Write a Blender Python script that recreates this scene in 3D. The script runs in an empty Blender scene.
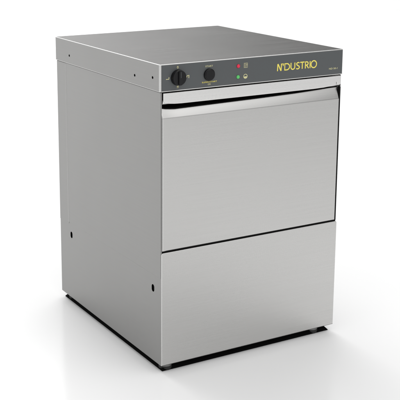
import bpy, bmesh, math, random
from mathutils import Vector, Matrix
random.seed(7)
sc = bpy.context.scene
COL = sc.collection
R = math.radians

# ------------------------------------------------------------------ dimensions (metres)
W, D, TOP, ZB = 0.574, 0.640, 0.830, 0.020
ZL = 0.760            # lower edge of the lid
MM = 0.001

# ------------------------------------------------------------------ materials
def new_mat(name):
    m = bpy.data.materials.new(name); m.use_nodes = True
    nt = m.node_tree; b = nt.nodes['Principled BSDF']
    return m, nt, b

def steel(name, col=(0.5, 0.496, 0.486), rough=0.30, axis='X', streak=0.05, bump=0.02, metal=1.0, cloud=.012):
    """brushed stainless steel: streaks run along the given axis"""
    m, nt, b = new_mat(name)
    N = nt.nodes; L = nt.links
    b.inputs['Metallic'].default_value = metal
    tc = N.new('ShaderNodeTexCoord'); mp = N.new('ShaderNodeMapping')
    s = {'X': (3, 900, 900), 'Y': (900, 3, 900), 'Z': (900, 900, 3)}[axis]
    mp.inputs['Scale'].default_value = s
    L.new(tc.outputs['Object'], mp.inputs['Vector'])
    n = N.new('ShaderNodeTexNoise'); n.inputs['Scale'].default_value = 1.0
    n.inputs['Detail'].default_value = 3.0; n.inputs['Roughness'].default_value = 0.6
    L.new(mp.outputs['Vector'], n.inputs['Vector'])
    # slow cloudiness: finger-wiped, slightly uneven polish
    n2 = N.new('ShaderNodeTexNoise'); n2.inputs['Scale'].default_value = 5.0
    n2.inputs['Detail'].default_value = 4.0
    L.new(tc.outputs['Object'], n2.inputs['Vector'])
    r = N.new('ShaderNodeMapRange'); r.inputs['From Min'].default_value = .3; r.inputs['From Max'].default_value = .7
    r.inputs['To Min'].default_value = rough - streak; r.inputs['To Max'].default_value = rough + streak
    L.new(n.outputs['Fac'], r.inputs['Value'])
    r2 = N.new('ShaderNodeMapRange'); r2.inputs['From Min'].default_value = .3; r2.inputs['From Max'].default_value = .7
    r2.inputs['To Min'].default_value = -cloud; r2.inputs['To Max'].default_value = cloud
    L.new(n2.outputs['Fac'], r2.inputs['Value'])
    ad = N.new('ShaderNodeMath'); ad.operation = 'ADD'
    L.new(r.outputs['Result'], ad.inputs[0]); L.new(r2.outputs['Result'], ad.inputs[1])
    L.new(ad.outputs[0], b.inputs['Roughness'])
    mx = N.new('ShaderNodeMapRange'); mx.inputs['From Min'].default_value = .25; mx.inputs['From Max'].default_value = .75
    mx.inputs['To Min'].default_value = 0.95; mx.inputs['To Max'].default_value = 1.05
    L.new(n.outputs['Fac'], mx.inputs['Value'])
    vm = N.new('ShaderNodeVectorMath'); vm.operation = 'SCALE'
    vm.inputs[0].default_value = col
    L.new(mx.outputs['Result'], vm.inputs['Scale'])
    L.new(vm.outputs['Vector'], b.inputs['Base Color'])
    bp = N.new('ShaderNodeBump'); bp.inputs['Strength'].default_value = bump; bp.inputs['Distance'].default_value = 0.0005
    L.new(n.outputs['Fac'], bp.inputs['Height']); L.new(bp.outputs['Normal'], b.inputs['Normal'])
    return m

def plain(name, col, rough=0.5, metal=0.0, spec=0.5, noise=0.0, emit=None, estr=0.0):
    m, nt, b = new_mat(name)
    b.inputs['Base Color'].default_value = (*col, 1); b.inputs['Roughness'].default_value = rough
    b.inputs['Metallic'].default_value = metal; b.inputs['Specular IOR Level'].default_value = spec
    if noise:
        tc = nt.nodes.new('ShaderNodeTexCoord'); n = nt.nodes.new('ShaderNodeTexNoise')
        n.inputs['Scale'].default_value = 600; n.inputs['Detail'].default_value = 2
        nt.links.new(tc.outputs['Object'], n.inputs['Vector'])
        r = nt.nodes.new('ShaderNodeMapRange'); r.inputs['To Min'].default_value = rough - noise
        r.inputs['To Max'].default_value = rough + noise
        nt.links.new(n.outputs['Fac'], r.inputs['Value']); nt.links.new(r.outputs['Result'], b.inputs['Roughness'])
        bp = nt.nodes.new('ShaderNodeBump'); bp.inputs['Strength'].default_value = .05; bp.inputs['Distance'].default_value = .0003
        nt.links.new(n.outputs['Fac'], bp.inputs['Height']); nt.links.new(bp.outputs['Normal'], b.inputs['Normal'])
    if emit:
        b.inputs['Emission Color'].default_value = (*emit, 1); b.inputs['Emission Strength'].default_value = estr
    return m

M_SIDE = steel('brushed_steel_side', (0.305, 0.3025, 0.2965), 0.36, 'Y', streak=.03, metal=.75)  # same steel as the front, face shading put into a darker colour
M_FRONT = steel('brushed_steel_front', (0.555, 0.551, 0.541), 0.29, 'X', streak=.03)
M_LID = steel('brushed_steel_lid', (0.44, 0.435, 0.426), 0.23, 'X', streak=0.035, bump=0.03, cloud=.004)  # same steel again, colour toned for how the top is lit
M_HANDLE = steel('brushed_steel_handle', (0.76, 0.755, 0.745), 0.28, 'X', streak=.02, bump=.008)
M_EDGE_HI = steel('steel_edge_highlight', (0.62, 0.62, 0.61), 0.24, 'X')  # lighter steel on bevels, edge highlights put into the colour
M_FOLD_HI = steel('steel_fold_highlight', (0.45, 0.448, 0.44), 0.30, 'Z')  # lighter colour carries the painted highlight along the post's fold
M_DARK = plain('cavity_shade_black', (0.004, 0.004, 0.004), 0.8, spec=.1)  # shade of holes and finger recess put into the colour
M_CONTACT_SHADE = plain('black_contact_shade', (0.003, 0.003, 0.003), 0.8, spec=.05)  # black in place of the shade under the body
M_GASKET = plain('black_rubber_gasket', (0.005, 0.005, 0.005), 0.7, spec=.15, noise=.05)
M_FASCIA = plain('charcoal_fascia_enamel', (0.085, 0.092, 0.095), 0.38, spec=.45, noise=.06)
M_KNOB = plain('black_knob_plastic', (0.006, 0.006, 0.007), 0.36, spec=.28, noise=.05)
M_YEL = plain('yellow_print', (0.90, 0.76, 0.13), 0.5)
M_PALE = plain('pale_yellow_print', (0.72, 0.68, 0.36), 0.5)
M_DIM = plain('faded_yellow_print', (0.44, 0.42, 0.26), 0.5)
M_RED = plain('red_lens', (0.75, 0.015, 0.06), 0.2, emit=(1, .03, .09), estr=.05)
M_GREEN = plain('green_lens', (0.09, 0.52, 0.12), 0.2, emit=(.25, 1, .35), estr=.05)
M_CHROME = plain('zinc_plated_foot', (0.20, 0.20, 0.197), 0.38, 1.0)
M_RUBBER = plain('black_rubber_foot', (0.012, 0.012, 0.012), 0.6, noise=.05)

# ------------------------------------------------------------------ mesh helpers
def add_box(bm, x0, x1, y0, y1, z0, z1, bev=0.0, seg=3, edges=None):
    t = bmesh.new()
    bmesh.ops.create_cube(t, size=1)
    for v in t.verts:
        v.co = Vector((x0 + (v.co.x + .5) * (x1 - x0), y0 + (v.co.y + .5) * (y1 - y0), z0 + (v.co.z + .5) * (z1 - z0)))
    if bev:
        es = [e for e in t.edges if edges is None or edges(e)]
        bmesh.ops.bevel(t, geom=es, offset=bev, segments=seg, profile=.5, affect='EDGES')
    merge(bm, t)

def merge(bm, t):
    me = bpy.data.meshes.new('tmp'); t.to_mesh(me); t.free()
    bm.from_mesh(me); bpy.data.meshes.remove(me)

def add_poly(bm, pts, mapf, d0, d1, bev=0.0, seg=2):
    """extrude the 2-D outline pts from depth d0 to d1; mapf(u, v, d) -> point"""
    t = bmesh.new()
    a = [t.verts.new(mapf(u, v, d0)) for u, v in pts]
    b = [t.verts.new(mapf(u, v, d1)) for u, v in pts]
    t.faces.new(a); t.faces.new(b[::-1])
    n = len(pts)
    for i in range(n):
        t.faces.new((a[i], b[i], b[(i + 1) % n], a[(i + 1) % n]))
    bmesh.ops.recalc_face_normals(t, faces=t.faces)
    if bev:
        cap = [e for e in t.edges if all((v in a) for v in e.verts)]
        bmesh.ops.bevel(t, geom=cap, offset=bev, segments=seg, profile=.5, affect='EDGES')
    merge(bm, t)

def arc(cx, cz, r, a0, a1, n):
    return [(cx + r * math.cos(R(a0 + (a1 - a0) * i / n)), cz + r * math.sin(R(a0 + (a1 - a0) * i / n))) for i in range(n + 1)]

def round_rect(x0, x1, z0, z1, r, n=6):
    rr = r if isinstance(r, (tuple, list)) else (r,) * 4      # bl, br, tr, tl
    p = []
    p += arc(x0 + rr[0], z0 + rr[0], rr[0], 180, 270, n)
    p += arc(x1 - rr[1], z0 + rr[1], rr[1], 270, 360, n)
    p += arc(x1 - rr[2], z1 - rr[2], rr[2], 0, 90, n)
    p += arc(x0 + rr[3], z1 - rr[3], rr[3], 90, 180, n)
    return p

FRONT = lambda u, v, d: Vector((u, d, v))      # outline in x,z ; depth along y
SIDE = lambda u, v, d: Vector((d, u, v))       # outline in y,z ; depth along x

def obj(name, bm, mat, parent=None, smooth=True, loc=None):
    me = bpy.data.meshes.new(name)
    bmesh.ops.recalc_face_normals(bm, faces=bm.faces)
    for f in bm.faces: f.smooth = smooth
    bm.to_mesh(me); bm.free()
    for m in (mat if isinstance(mat, (list, tuple)) else [mat]): me.materials.append(m)
    o = bpy.data.objects.new(name, me); COL.objects.link(o)
    if smooth:
        w = o.modifiers.new('weighted', 'WEIGHTED_NORMAL'); w.keep_sharp = True; w.weight = 100
    if parent: o.parent = parent
    if loc: o.location = loc
    return o

def lathe(bm, prof, axis_loc, n=40, axis='Y'):
    """prof: list of (radius, depth) ; depth grows along -Y from axis_loc (or +Z)"""
    t = bmesh.new(); rings = []
    for r, d in prof:
        ring = []
        for i in range(n):
            a = 2 * math.pi * i / n
            if axis == 'Y': p = Vector((r * math.cos(a), -d, r * math.sin(a)))
            else: p = Vector((r * math.cos(a), r * math.sin(a), d))
            ring.append(t.verts.new(p + Vector(axis_loc)))
        rings.append(ring)
    for a, b in zip(rings, rings[1:]):
        for i in range(n): t.faces.new((a[i], a[(i + 1) % n], b[(i + 1) % n], b[i]))
    t.faces.new(rings[0]); t.faces.new(rings[-1])
    bmesh.ops.recalc_face_normals(t, faces=t.faces)
    merge(bm, t)

def cut(o, bm_cutter):
    """real holes: subtract the cutter and bake the result into the mesh"""
    me = bpy.data.meshes.new('cutter'); bmesh.ops.recalc_face_normals(bm_cutter, faces=bm_cutter.faces)
    bm_cutter.to_mesh(me); bm_cutter.free()
    c = bpy.data.objects.new('cutter', me); COL.objects.link(c)
    me.materials.append(M_DARK)  # hole insides coloured black for their shade
    mods = [m for m in o.modifiers]
    for m in mods: o.modifiers.remove(m)
    b = o.modifiers.new('holes', 'BOOLEAN'); b.operation = 'DIFFERENCE'; b.object = c; b.solver = 'EXACT'
    b.material_mode = 'TRANSFER'
    dg = bpy.context.evaluated_depsgraph_get(); dg.update()
    new = bpy.data.meshes.new_from_object(o.evaluated_get(dg))
    o.modifiers.remove(b); old = o.data; nm = old.name; o.data = new
    bpy.data.meshes.remove(old); new.name = nm
    bpy.data.objects.remove(c); bpy.data.meshes.remove(me)
    w = o.modifiers.new('weighted', 'WEIGHTED_NORMAL'); w.weight = 100

# ------------------------------------------------------------------ the dishwasher
root = bpy.data.objects.new('undercounter_dishwasher', None); COL.objects.link(root)
root['label'] = 'brushed stainless steel undercounter dishwasher with charcoal control strip standing on white floor'
root['category'] = 'dishwasher'

def is_long(axis, tol=.9):
    return lambda e: abs((e.verts[0].co - e.verts[1].co).normalized()[axis]) > tol

# --- lid: folded steel cap, slightly wider than the cabinet
bm = bmesh.new()
add_box(bm, -0.004, W + 0.004, 0.0, D + .002, ZL, TOP, bev=0.0042, seg=5, edges=lambda e: abs(e.verts[0].co.z - e.verts[1].co.z) > .01)
rim = [e for e in bm.edges if abs(e.verts[0].co.z - e.verts[1].co.z) < 1e-5 and len(e.link_faces) == 2]
bmesh.ops.bevel(bm, geom=rim, offset=.0016, segments=3, profile=.5, affect='EDGES')
lid = obj('lid', bm, [M_LID, M_SIDE, M_EDGE_HI], root)
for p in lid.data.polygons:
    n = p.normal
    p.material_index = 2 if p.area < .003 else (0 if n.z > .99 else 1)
bm = bmesh.new()
for y, z in ((.541, .785), (.133, .785), (.037, .793)):
    add_poly(bm, [(y + 0.0041 * math.cos(a * math.pi / 10), z + 0.0036 * math.sin(a * math.pi / 10)) for a in range(20)], SIDE, -.02, .012)
cut(lid, bm)

# --- side walls of the cabinet (the left one has the two oblong fixing holes)
def wall(x0, x1, y0):
    b = bmesh.new(); add_box(b, x0, x1, y0, D, ZB, ZL - .001, bev=.0009, seg=3)
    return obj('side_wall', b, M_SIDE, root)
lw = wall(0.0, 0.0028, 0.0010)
bm = bmesh.new()
for y in (.559, .044):
    add_poly(bm, round_rect(y - .0072, y + .0072, .2165, .2370, .0070, 8), SIDE, -.01, .02)
cut(lw, bm)
rw = wall(W - .0032, W, 0.012)
# raised upper skin on each side wall and the rear corner post: their edges draw the faint fold lines
for x0, sg in ((0.0, -1), (W, 1)):
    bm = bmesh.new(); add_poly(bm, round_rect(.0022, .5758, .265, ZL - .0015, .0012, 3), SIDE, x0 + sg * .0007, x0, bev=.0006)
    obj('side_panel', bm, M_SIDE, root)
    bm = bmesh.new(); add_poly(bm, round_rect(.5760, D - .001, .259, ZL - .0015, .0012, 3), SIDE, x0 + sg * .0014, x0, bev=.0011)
    cp = obj('corner_post', bm, [M_SIDE, M_FOLD_HI], root)
    for p in cp.data.polygons: p.material_index = 1 if p.normal.y < -.25 else 0
bm = bmesh.new(); add_box(bm, .0034, W - .0034, D - .003, D - .0005, ZB + .001, ZL - .001)
obj('back_panel', bm, M_SIDE, root, smooth=False)
bm = bmesh.new()       # black tray added as contact shadow, wide at the floor, narrower above
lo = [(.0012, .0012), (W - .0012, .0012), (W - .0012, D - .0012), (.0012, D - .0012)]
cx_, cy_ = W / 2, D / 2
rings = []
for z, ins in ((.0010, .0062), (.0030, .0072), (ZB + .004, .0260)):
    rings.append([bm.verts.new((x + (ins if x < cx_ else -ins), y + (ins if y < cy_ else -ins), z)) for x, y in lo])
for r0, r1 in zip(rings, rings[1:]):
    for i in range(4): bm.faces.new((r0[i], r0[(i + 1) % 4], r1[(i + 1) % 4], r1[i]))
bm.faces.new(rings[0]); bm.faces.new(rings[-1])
obj('contact_shade', bm, M_CONTACT_SHADE, root, smooth=False)

# --- dark front frame behind the door: shows as the black joints
bm = bmesh.new()
add_box(bm, .0036, W - .0036, .045, .050, ZB + .007, ZL - .001)            # back of the recess, recess shade put into its black
obj('inner_frame', bm, M_DARK, root, smooth=False)
bm = bmesh.new()
add_box(bm, .5706, W + .0006, .0016, .0110, .3385, .7245)
add_box(bm, .0036, .5705, .0030, .0120, .3355, .3395)
obj('door_gasket', bm, M_GASKET, root, smooth=False)

# --- door
DX0, DX1 = .0034, .5696
# the finger recess behind the handle narrows towards both ends of the door
def opening(x):
    k = [(0, 7.0), (.02, 11.0), (.045, 13.0), (.15, 11.5), (.30, 9.5), (.42, 7.0), (.48, 4.8), (.54, 2.2), (.58, 1.2)]
    for (xa, ha), (xb, hb) in zip(k, k[1:]):
        if x <= xb:
            u = max(0, (x - xa) / (xb - xa)); return (ha + (hb - ha) * u) * MM
    return .0012
def door_prof(x):
    zt = .7236 - opening(x)
    return [(0.0, .3398), (0.0, .6905), (.0012, .6935), (.0105, zt), (.0145, zt + .0022), (.0420, zt + .0030), (.0420, .3398)]
bm = bmesh.new()
t = bmesh.new()
xs = [DX0 + (DX1 - DX0) * i / 40 for i in range(41)]
rows = [[t.verts.new((x, y, z)) for y, z in door_prof(x)] for x in xs]
t.faces.new(rows[0]); t.faces.new(rows[-1][::-1])
for a, b in zip(rows, rows[1:]):
    for i in range(len(a)): t.faces.new((a[i], b[i], b[(i + 1) % len(a)], a[(i + 1) % len(a)]))
bmesh.ops.recalc_face_normals(t, faces=t.faces)
es = [e for e in t.edges if (abs(e.verts[0].co.y) < .03 and abs(e.verts[1].co.y) < .03)
      and ((e.verts[0].co.x == e.verts[1].co.x and e.verts[0].co.x in (rows[0][0].co.x, rows[-1][0].co.x)) or max(e.verts[0].co.z, e.verts[1].co.z) < .35 and abs(e.verts[0].co.x - e.verts[1].co.x) > 1e-6)]
bmesh.ops.bevel(t, geom=es, offset=.0022, segments=3, profile=.5, affect='EDGES')
merge(bm, t)
door = obj('door', bm, [M_FRONT, M_EDGE_HI], root)
for p in door.data.polygons:
    if abs(p.normal.x) > .2 and p.normal.y < -.15: p.material_index = 1
# handle: rolled lip across the top of the door, with a narrow slit near its right end
hp = [(.0030, .7565), (.0030, .7350)] + [(.0095 - .0065 * math.cos(R(a)), .7340 - .0072 * math.sin(R(a))) for a in (15, 30, 45, 60, 75, 90)]
hp += [(.0112, .7285), (.0115, .7330), (.0115, .7565)]
bm = bmesh.new()
add_poly(bm, hp, lambda u, v, d: Vector((d, u, v)), .0062, .5725)          # rolled inner lip
out = [(.0062, .7568), (.0062, .7390)] + [(.0062 + .010 * (1 - math.cos(R(a))), .7390 - .0085 * math.sin(R(a))) for a in (20, 40, 60, 80)]
out += [(.026, .7288), (.040, .7275), (.060, .7268), (.480, .7268), (.515, .7277), (.540, .7296), (.5570, .7316)]
out += [(.5570, .7400), (.5588, .7400), (.5588, .7318), (.5725, .7330), (.5725, .7568)]
add_poly(bm, out, FRONT, -.0002, .0029, bev=.0012, seg=3)                    # face plate, its lower corners cut back in a curve
hd = obj('handle', bm, M_HANDLE, door)
hd.modifiers.clear()
for p in hd.data.polygons: p.use_smooth = False

# --- lower front panel
bm = bmesh.new()
add_poly(bm, round_rect(.0004, W + .0032, ZB, .3352, (.001, .001, .006, .005)), FRONT, -.0012, .0022, bev=.0018, seg=3)
lp = obj('lower_panel', bm, [M_FRONT, M_EDGE_HI], root)
for p in lp.data.polygons:
    if abs(p.normal.x) > .2 and p.normal.y < -.15: p.material_index = 1

# --- control panel
bm = bmesh.new()
add_box(bm, .0012, W + .0012, -.0013, .002, .7630, .8278, bev=.0005, seg=2)
fas = obj('control_panel', bm, M_FASCIA, root)
YF = -.0013
bm = bmesh.new()      # bright folded lips above and below the dark strip
add_box(bm, .0005, W + .002, -.0016, .001, .7604, .7627, bev=.0006, seg=2)
obj('trim_strip', bm, M_EDGE_HI, fas)
# knobs
def knob(x, z, prof, grip, name):
    b = bmesh.new(); lathe(b, prof, (x, YF, z), 48)
    if grip:
        t = bmesh.new()
        pts = round_rect(x - .0042, x + .0042, z - prof[-1][0] * .99, z + prof[-1][0] * .99, .0035, 5)
        add_poly(b, pts, lambda u, v, d: Vector((u, YF - d, v)), .0100, .0165)
        bx = bmesh.new()
        t.free(); bx.free()
    return obj(name, b, M_KNOB, fas)
k1 = knob(.0475, .7945, [(.0205, 0), (.0205, .003), (.0192, .0105), (.0180, .0118)], True, 'rotary_knob')
bm = bmesh.new(); add_box(bm, .0469, .0481, YF - .0169, YF - .0161, .7955, .8105, bev=.0002, seg=1)
obj('pointer_line', bm, M_FASCIA, k1, smooth=False)
k2 = knob(.1400, .7945, [(.0158, 0), (.0158, .004), (.0150, .0052), (.0138, .0056), (.0136, .0072), (.0128, .0080)], False, 'push_button')

# indicator lamps
def lens(x, z, m):
    b = bmesh.new()
    prof = [(.0050, 0), (.0050, .0012)] + [(.0046 * math.cos(R(a)), .0012 + .0030 * math.sin(R(a))) for a in (10, 25, 40, 55, 70, 84)]
    lathe(b, prof, (x, YF, z), 28); return obj('indicator_lamp', b, m, fas)
lr = lens(.2295, .8095, M_RED); lr['label'] = 'red indicator lamp'
lg = lens(.2290, .7810, M_GREEN); lg['label'] = 'green indicator lamp'

# ---- printed marks, as thin raised strokes
stroke_n = [0]
def stroke(bm, pts, w, closed=False, x0=0, z0=0, s=1.0, aspect=1.0):
    """ribbon of width w along pts with mitred joints; each stroke a hair higher than the last"""
    P = [Vector((x0 + p[0] * s * aspect, z0 + p[1] * s)) for p in pts]
    n = len(P); Lf, Rt = [], []
    for i in range(n):
        pr = P[i - 1] if (i > 0 or closed) else None
        nx = P[(i + 1) % n] if (i < n - 1 or closed) else None
        d1 = (P[i] - pr).normalized() if pr is not None else None
        d2 = (nx - P[i]).normalized() if nx is not None else None
        if d1 is None: d1 = d2
        if d2 is None: d2 = d1
        nn = Vector((-(d1 + d2).y, (d1 + d2).x)).normalized()
        c = max(.8, nn.dot(Vector((-d1.y, d1.x))))
        Lf.append(P[i] + nn * w / 2 / c); Rt.append(P[i] - nn * w / 2 / c)
    stroke_n[0] = (stroke_n[0] + 1) % 12
    h = YF - .00025 - stroke_n[0] * .00001
    rng = range(n) if closed else range(n - 1)
    vt = {}
    def V(k, i, y):
        key = (k, i, y)
        if key not in vt:
            q = (Lf if k else Rt)[i]; vt[key] = bm.verts.new((q.x, y, q.y))
        return vt[key]
    yb = YF + .0001
    for i in rng:
        j = (i + 1) % n
        bm.faces.new((V(1, i, h), V(1, j, h), V(0, j, h), V(0, i, h)))
        bm.faces.new((V(1, i, h), V(1, i, yb), V(1, j, yb), V(1, j, h)))
        bm.faces.new((V(0, i, h), V(0, j, h), V(0, j, yb), V(0, i, yb)))

def circ(cx, cz, rx, rz, a0, a1, n):
    return [(cx + rx * math.cos(R(a0 + (a1 - a0) * i / n)), cz + rz * math.sin(R(a0 + (a1 - a0) * i / n))) for i in range(n + 1)]

# lettering N'DUSTRIO : unit = cap height 1, then scaled ; x positions measured in mm
bm = bmesh.new()
Z0, CH, SW = .7862, .0190, .0029
def mm(x): return x * MM
def letter(pts, closed=False, w=SW): stroke(bm, [(p[0] * MM, p[1] * CH) for p in pts], w, closed, .3535, Z0)
letter([(1.6, 0), (2.4, 1.0)]); letter([(2.9, 1.0), (12.9, 0.0)], w=.0032); letter([(13.2, 0.0), (14.2, 1.02)])   # N
letter([(14.6, .955), (21.0, .955)], w=.0020); letter([(20.8, 1.0), (19.6, .66)], w=.0026)                      # joined apostrophe
D_ = [(25.2, .06)] + [(25.2, .94)] + [(32 + 9.0 * math.cos(R(a)), .5 + .44 * math.sin(R(a))) for a in range(90, -91, -18)]
letter(D_, True)                                                                # D
letter([(45.6, 1.0), (45.6, .38)] + [(52.0 - 6.4 * math.cos(R(a)), .38 - .33 * math.sin(R(a))) for a in range(20, 161, 20)] + [(58.4, .38), (58.4, 1.0)])   # U
S_ = [(73.6, .90), (70.5, .955), (66.8, .93), (64.4, .80), (65.2, .64), (69.0, .52), (72.8, .40), (73.8, .24), (71.6, .09), (67.6, .045), (63.2, .12)]
letter(S_)                                                                      # S
letter([(76.0, .95), (90.5, .95)]); letter([(83.3, .87), (83.3, 0)])            # T
letter([(93.8, 0), (93.8, .94), (98.6, .94)] + [(98.6 + 4.4 * math.cos(R(a)), .71 + .23 * math.sin(R(a))) for a in range(60, -91, -30)] + [(95.3, .48)])
letter([(98.3, .44), (104.8, 0)])                                               # R
letter([(109.6, 0), (109.6, 1.0)])                                              # I
letter(circ(122.3, .51, 9.3, .50, 0, 345, 23), True)                            # O
obj('logo_lettering', bm, M_YEL, fas, smooth=False)

# small printed captions
def caption(name, txt, x, z, w, h, mat):
    cu = bpy.data.curves.new('caption', 'FONT'); cu.body = txt; cu.extrude = .01; cu.resolution_u = 3
    o = bpy.data.objects.new('caption', cu); COL.objects.link(o)
    dg = bpy.context.evaluated_depsgraph_get(); dg.update()
    me = bpy.data.meshes.new_from_object(o.evaluated_get(dg))
    bpy.data.objects.remove(o); bpy.data.curves.remove(cu)
    xs = [v.co.x for v in me.vertices]; ys = [v.co.y for v in me.vertices]
    x0, x1, y0, y1 = min(xs), max(xs), min(ys), max(ys)
    for v in me.vertices:
        v.co = Vector((x + (v.co.x - x0) / (x1 - x0) * w, YF - .0002 if v.co.z > 0 else YF + .0001, z + (v.co.y - y0) / (y1 - y0) * h))
    me.name = name; me.materials.clear(); me.materials.append(mat)
    c = bpy.data.objects.new(name, me); COL.objects.link(c); c.parent = fas
    return c
caption('button_caption', 'START', .1290, .8142, .0225, .0042, M_PALE)
caption('button_caption', 'SUPER/START', .1190, .7735, .0450, .0036, M_YEL)
caption('button_caption', 'ON', .1365, .7675, .0085, .0040, M_PALE)
caption('model_caption', 'ND 50-1', .5290, .7765, .0290, .0046, M_PALE)
# knob scale
bm = bmesh.new()
stroke(bm, circ(0, 0, .0017, .0026, 0, 330, 11), .0011, True, .0470, .8205)
obj('dial_mark', bm, M_PALE, fas, smooth=False)
bm = bmesh.new()
stroke(bm, [(0, 0), (.0085, 0), (.0085, .0052)], .0015, False, .0130, .7922)
obj('dial_mark', bm, M_PALE, fas, smooth=False)
bm = bmesh.new()
stroke(bm, [(0, 0), (.0005, .0042), (.005, .0046)], .0014, False, .0735, .7925)
stroke(bm, [(.0062, -.002), (.0064, .0058)], .0016, False, .0735, .7925)
obj('dial_mark', bm, M_PALE, fas, smooth=False)
bm = bmesh.new()
stroke(bm, [(0, 0), (.0055, .0004)], .0022, False, .0445, .7718)
stroke(bm, [(0, 0), (.0055, .0004)], .0009, False, .0445, .7685)
obj('dial_mark', bm, M_PALE, fas, smooth=False)
# pictograms beside the lamps
bm = bmesh.new()
stroke(bm, [(-.0052, -.0058), (-.0052, .0058), (.0052, .0058), (.0052, -.0058)], .0014, True, .2530, .8098)
for dx in (-.0022, .0012): stroke(bm, [(dx, -.0048), (dx, .0048)], .0013, False, .2530, .8098)
stroke(bm, [(.0026, 0.0012), (.0044, .0012)], .003, False, .2530, .8098)
obj('pictogram', bm, M_DIM, fas, smooth=False)
bm = bmesh.new()
stroke(bm, circ(0, 0, .0056, .0056, 0, 345, 23), .0013, True, .2525, .7808)
stroke(bm, [(-.0044, -.0012), (.0044, -.0012)], .0016, False, .2525, .7808)
stroke(bm, [(-.0038, -.0032), (.0038, -.0032)], .0022, False, .2525, .7808)
obj('pictogram', bm, M_PALE, fas, smooth=False)

# --- feet
def foot(x, y):
    b = bmesh.new(); lathe(b, [(.0175, 0), (.0182, .0015), (.0182, .0090), (.0170, .0105)], (0, 0, 0), 36, 'Z')
    f = obj('foot', b, M_RUBBER, root, loc=(x, y, 0))
    b = bmesh.new(); lathe(b, [(.0175, .0102), (.0182, .0110), (.0182, .0160), (.0170, .0176), (.0060, .0180), (.0060, .0196)], (0, 0, 0), 36, 'Z')
    obj('foot_flange', b, M_CHROME, f)
    return f
for x in (.0270, W - .0560):
    for y in (.0250, D - .040): foot(x, y)

# ------------------------------------------------------------------ floor
bm = bmesh.new()
S = 60
vs = [bm.verts.new(p) for p in ((-S, -S, 0), (S, -S, 0), (S, S, 0), (-S, S, 0))]; bm.faces.new(vs)
m, nt, b = new_mat('white_gloss_floor')
b.inputs['Base Color'].default_value = (.86, .86, .86, 1)
b.inputs['Specular IOR Level'].default_value = .13
tc = nt.nodes.new('ShaderNodeTexCoord'); n = nt.nodes.new('ShaderNodeTexNoise')
n.inputs['Scale'].default_value = 4; n.inputs['Detail'].default_value = 4
nt.links.new(tc.outputs['Object'], n.inputs['Vector'])
r = nt.nodes.new('ShaderNodeMapRange'); r.inputs['To Min'].default_value = .12; r.inputs['To Max'].default_value = .20
nt.links.new(n.outputs['Fac'], r.inputs['Value']); nt.links.new(r.outputs['Result'], b.inputs['Roughness'])
fl = obj('floor', bm, m, smooth=False); fl['kind'] = 'structure'

# ------------------------------------------------------------------ studio light
w = bpy.data.worlds.new('World'); sc.world = w; w.use_nodes = True
nt = w.node_tree; N = nt.nodes; L = nt.links
bg = N['Background']
tc = N.new('ShaderNodeTexCoord')
def lobe(az, el, c0, c1):
    """1 inside the cone of c1 degrees round (az, el), falling smoothly to 0 at c0 degrees"""
    v = Vector((math.sin(R(az)) * math.cos(R(el)), math.cos(R(az)) * math.cos(R(el)), math.sin(R(el))))
    nz = N.new('ShaderNodeVectorMath'); nz.operation = 'NORMALIZE'; L.new(tc.outputs['Generated'], nz.inputs[0])
    d = N.new('ShaderNodeVectorMath'); d.operation = 'DOT_PRODUCT'; d.inputs[1].default_value = v
    L.new(nz.outputs['Vector'], d.inputs[0])
    mr = N.new('ShaderNodeMapRange'); mr.interpolation_type = 'SMOOTHSTEP'
    mr.inputs['From Min'].default_value = math.cos(R(c0)); mr.inputs['From Max'].default_value = math.cos(R(c1))
    L.new(d.outputs['Value'], mr.inputs['Value'])
    return mr.outputs['Result']
def math2(op, a, b):
    m = N.new('ShaderNodeMath'); m.operation = op
    for i, v in enumerate((a, b)):
        if isinstance(v, (int, float)): m.inputs[i].default_value = v
        else: L.new(v, m.inputs[i])
    return m.outputs[0]
WORLD = 1.02
dark = lobe(60, 12, 52, 16)               # unseen dark area added behind right to darken the lid's reflections
val = math2('SUBTRACT', 1.0, math2('MULTIPLY', dark, .93))
val = math2('MULTIPLY', val, math2('SUBTRACT', 1.0, math2('MULTIPLY', lobe(120, 4, 48, 10), .70)))  # added dark lobe at front right, dims the right of the door
val = math2('ADD', val, math2('MULTIPLY', lobe(150, 50, 38, 10), .6))  # added bright lobe above the front, lightens handle and door slope
val = math2('MULTIPLY', val, math2('SUBTRACT', 1.0, math2('MULTIPLY', lobe(-85, 20, 80, 10), .26)))  # added dark lobe at left, greys the near left floor
val = math2('MULTIPLY', val, WORLD)
L.new(val, bg.inputs['Strength']); bg.inputs['Color'].default_value = (1, 1, 1, 1)

def area(name, loc, target, size, power, sy=None):
    l = bpy.data.lights.new(name, 'AREA'); l.energy = power; l.size = size
    if sy: l.shape = 'RECTANGLE'; l.size_y = sy
    o = bpy.data.objects.new(name, l); COL.objects.link(o); o.location = loc
    o.rotation_euler = (Vector(target) - Vector(loc)).to_track_quat('-Z', 'Y').to_euler()
    return o
area('floor_fill_light', (5.0, 13.0, 10.0), (5.0, 13.0, 0), 16.0, 2750)  # unseen area light added to whiten the floor behind the machine

# ------------------------------------------------------------------ camera
cam = bpy.data.cameras.new('camera'); co = bpy.data.objects.new('camera', cam); COL.objects.link(co)
co.location = (-1.25719, -2.21662, 1.22428)
co.rotation_euler = (R(90 - 12.66154), 0, R(-29.53821))
cam.sensor_fit = 'HORIZONTAL'; cam.sensor_width = 36; cam.lens = 1033.562 / 400 * 36
cam.shift_x = 39.202 / 400; cam.shift_y = -65.280 / 400
cam.clip_end = 500; cam.clip_start = .05
sc.camera = co
sc.view_settings.view_transform = 'Standard'; sc.view_settings.look = 'None'
sc.view_settings.exposure = 0; sc.view_settings.gamma = 1
sc.render.film_transparent = False
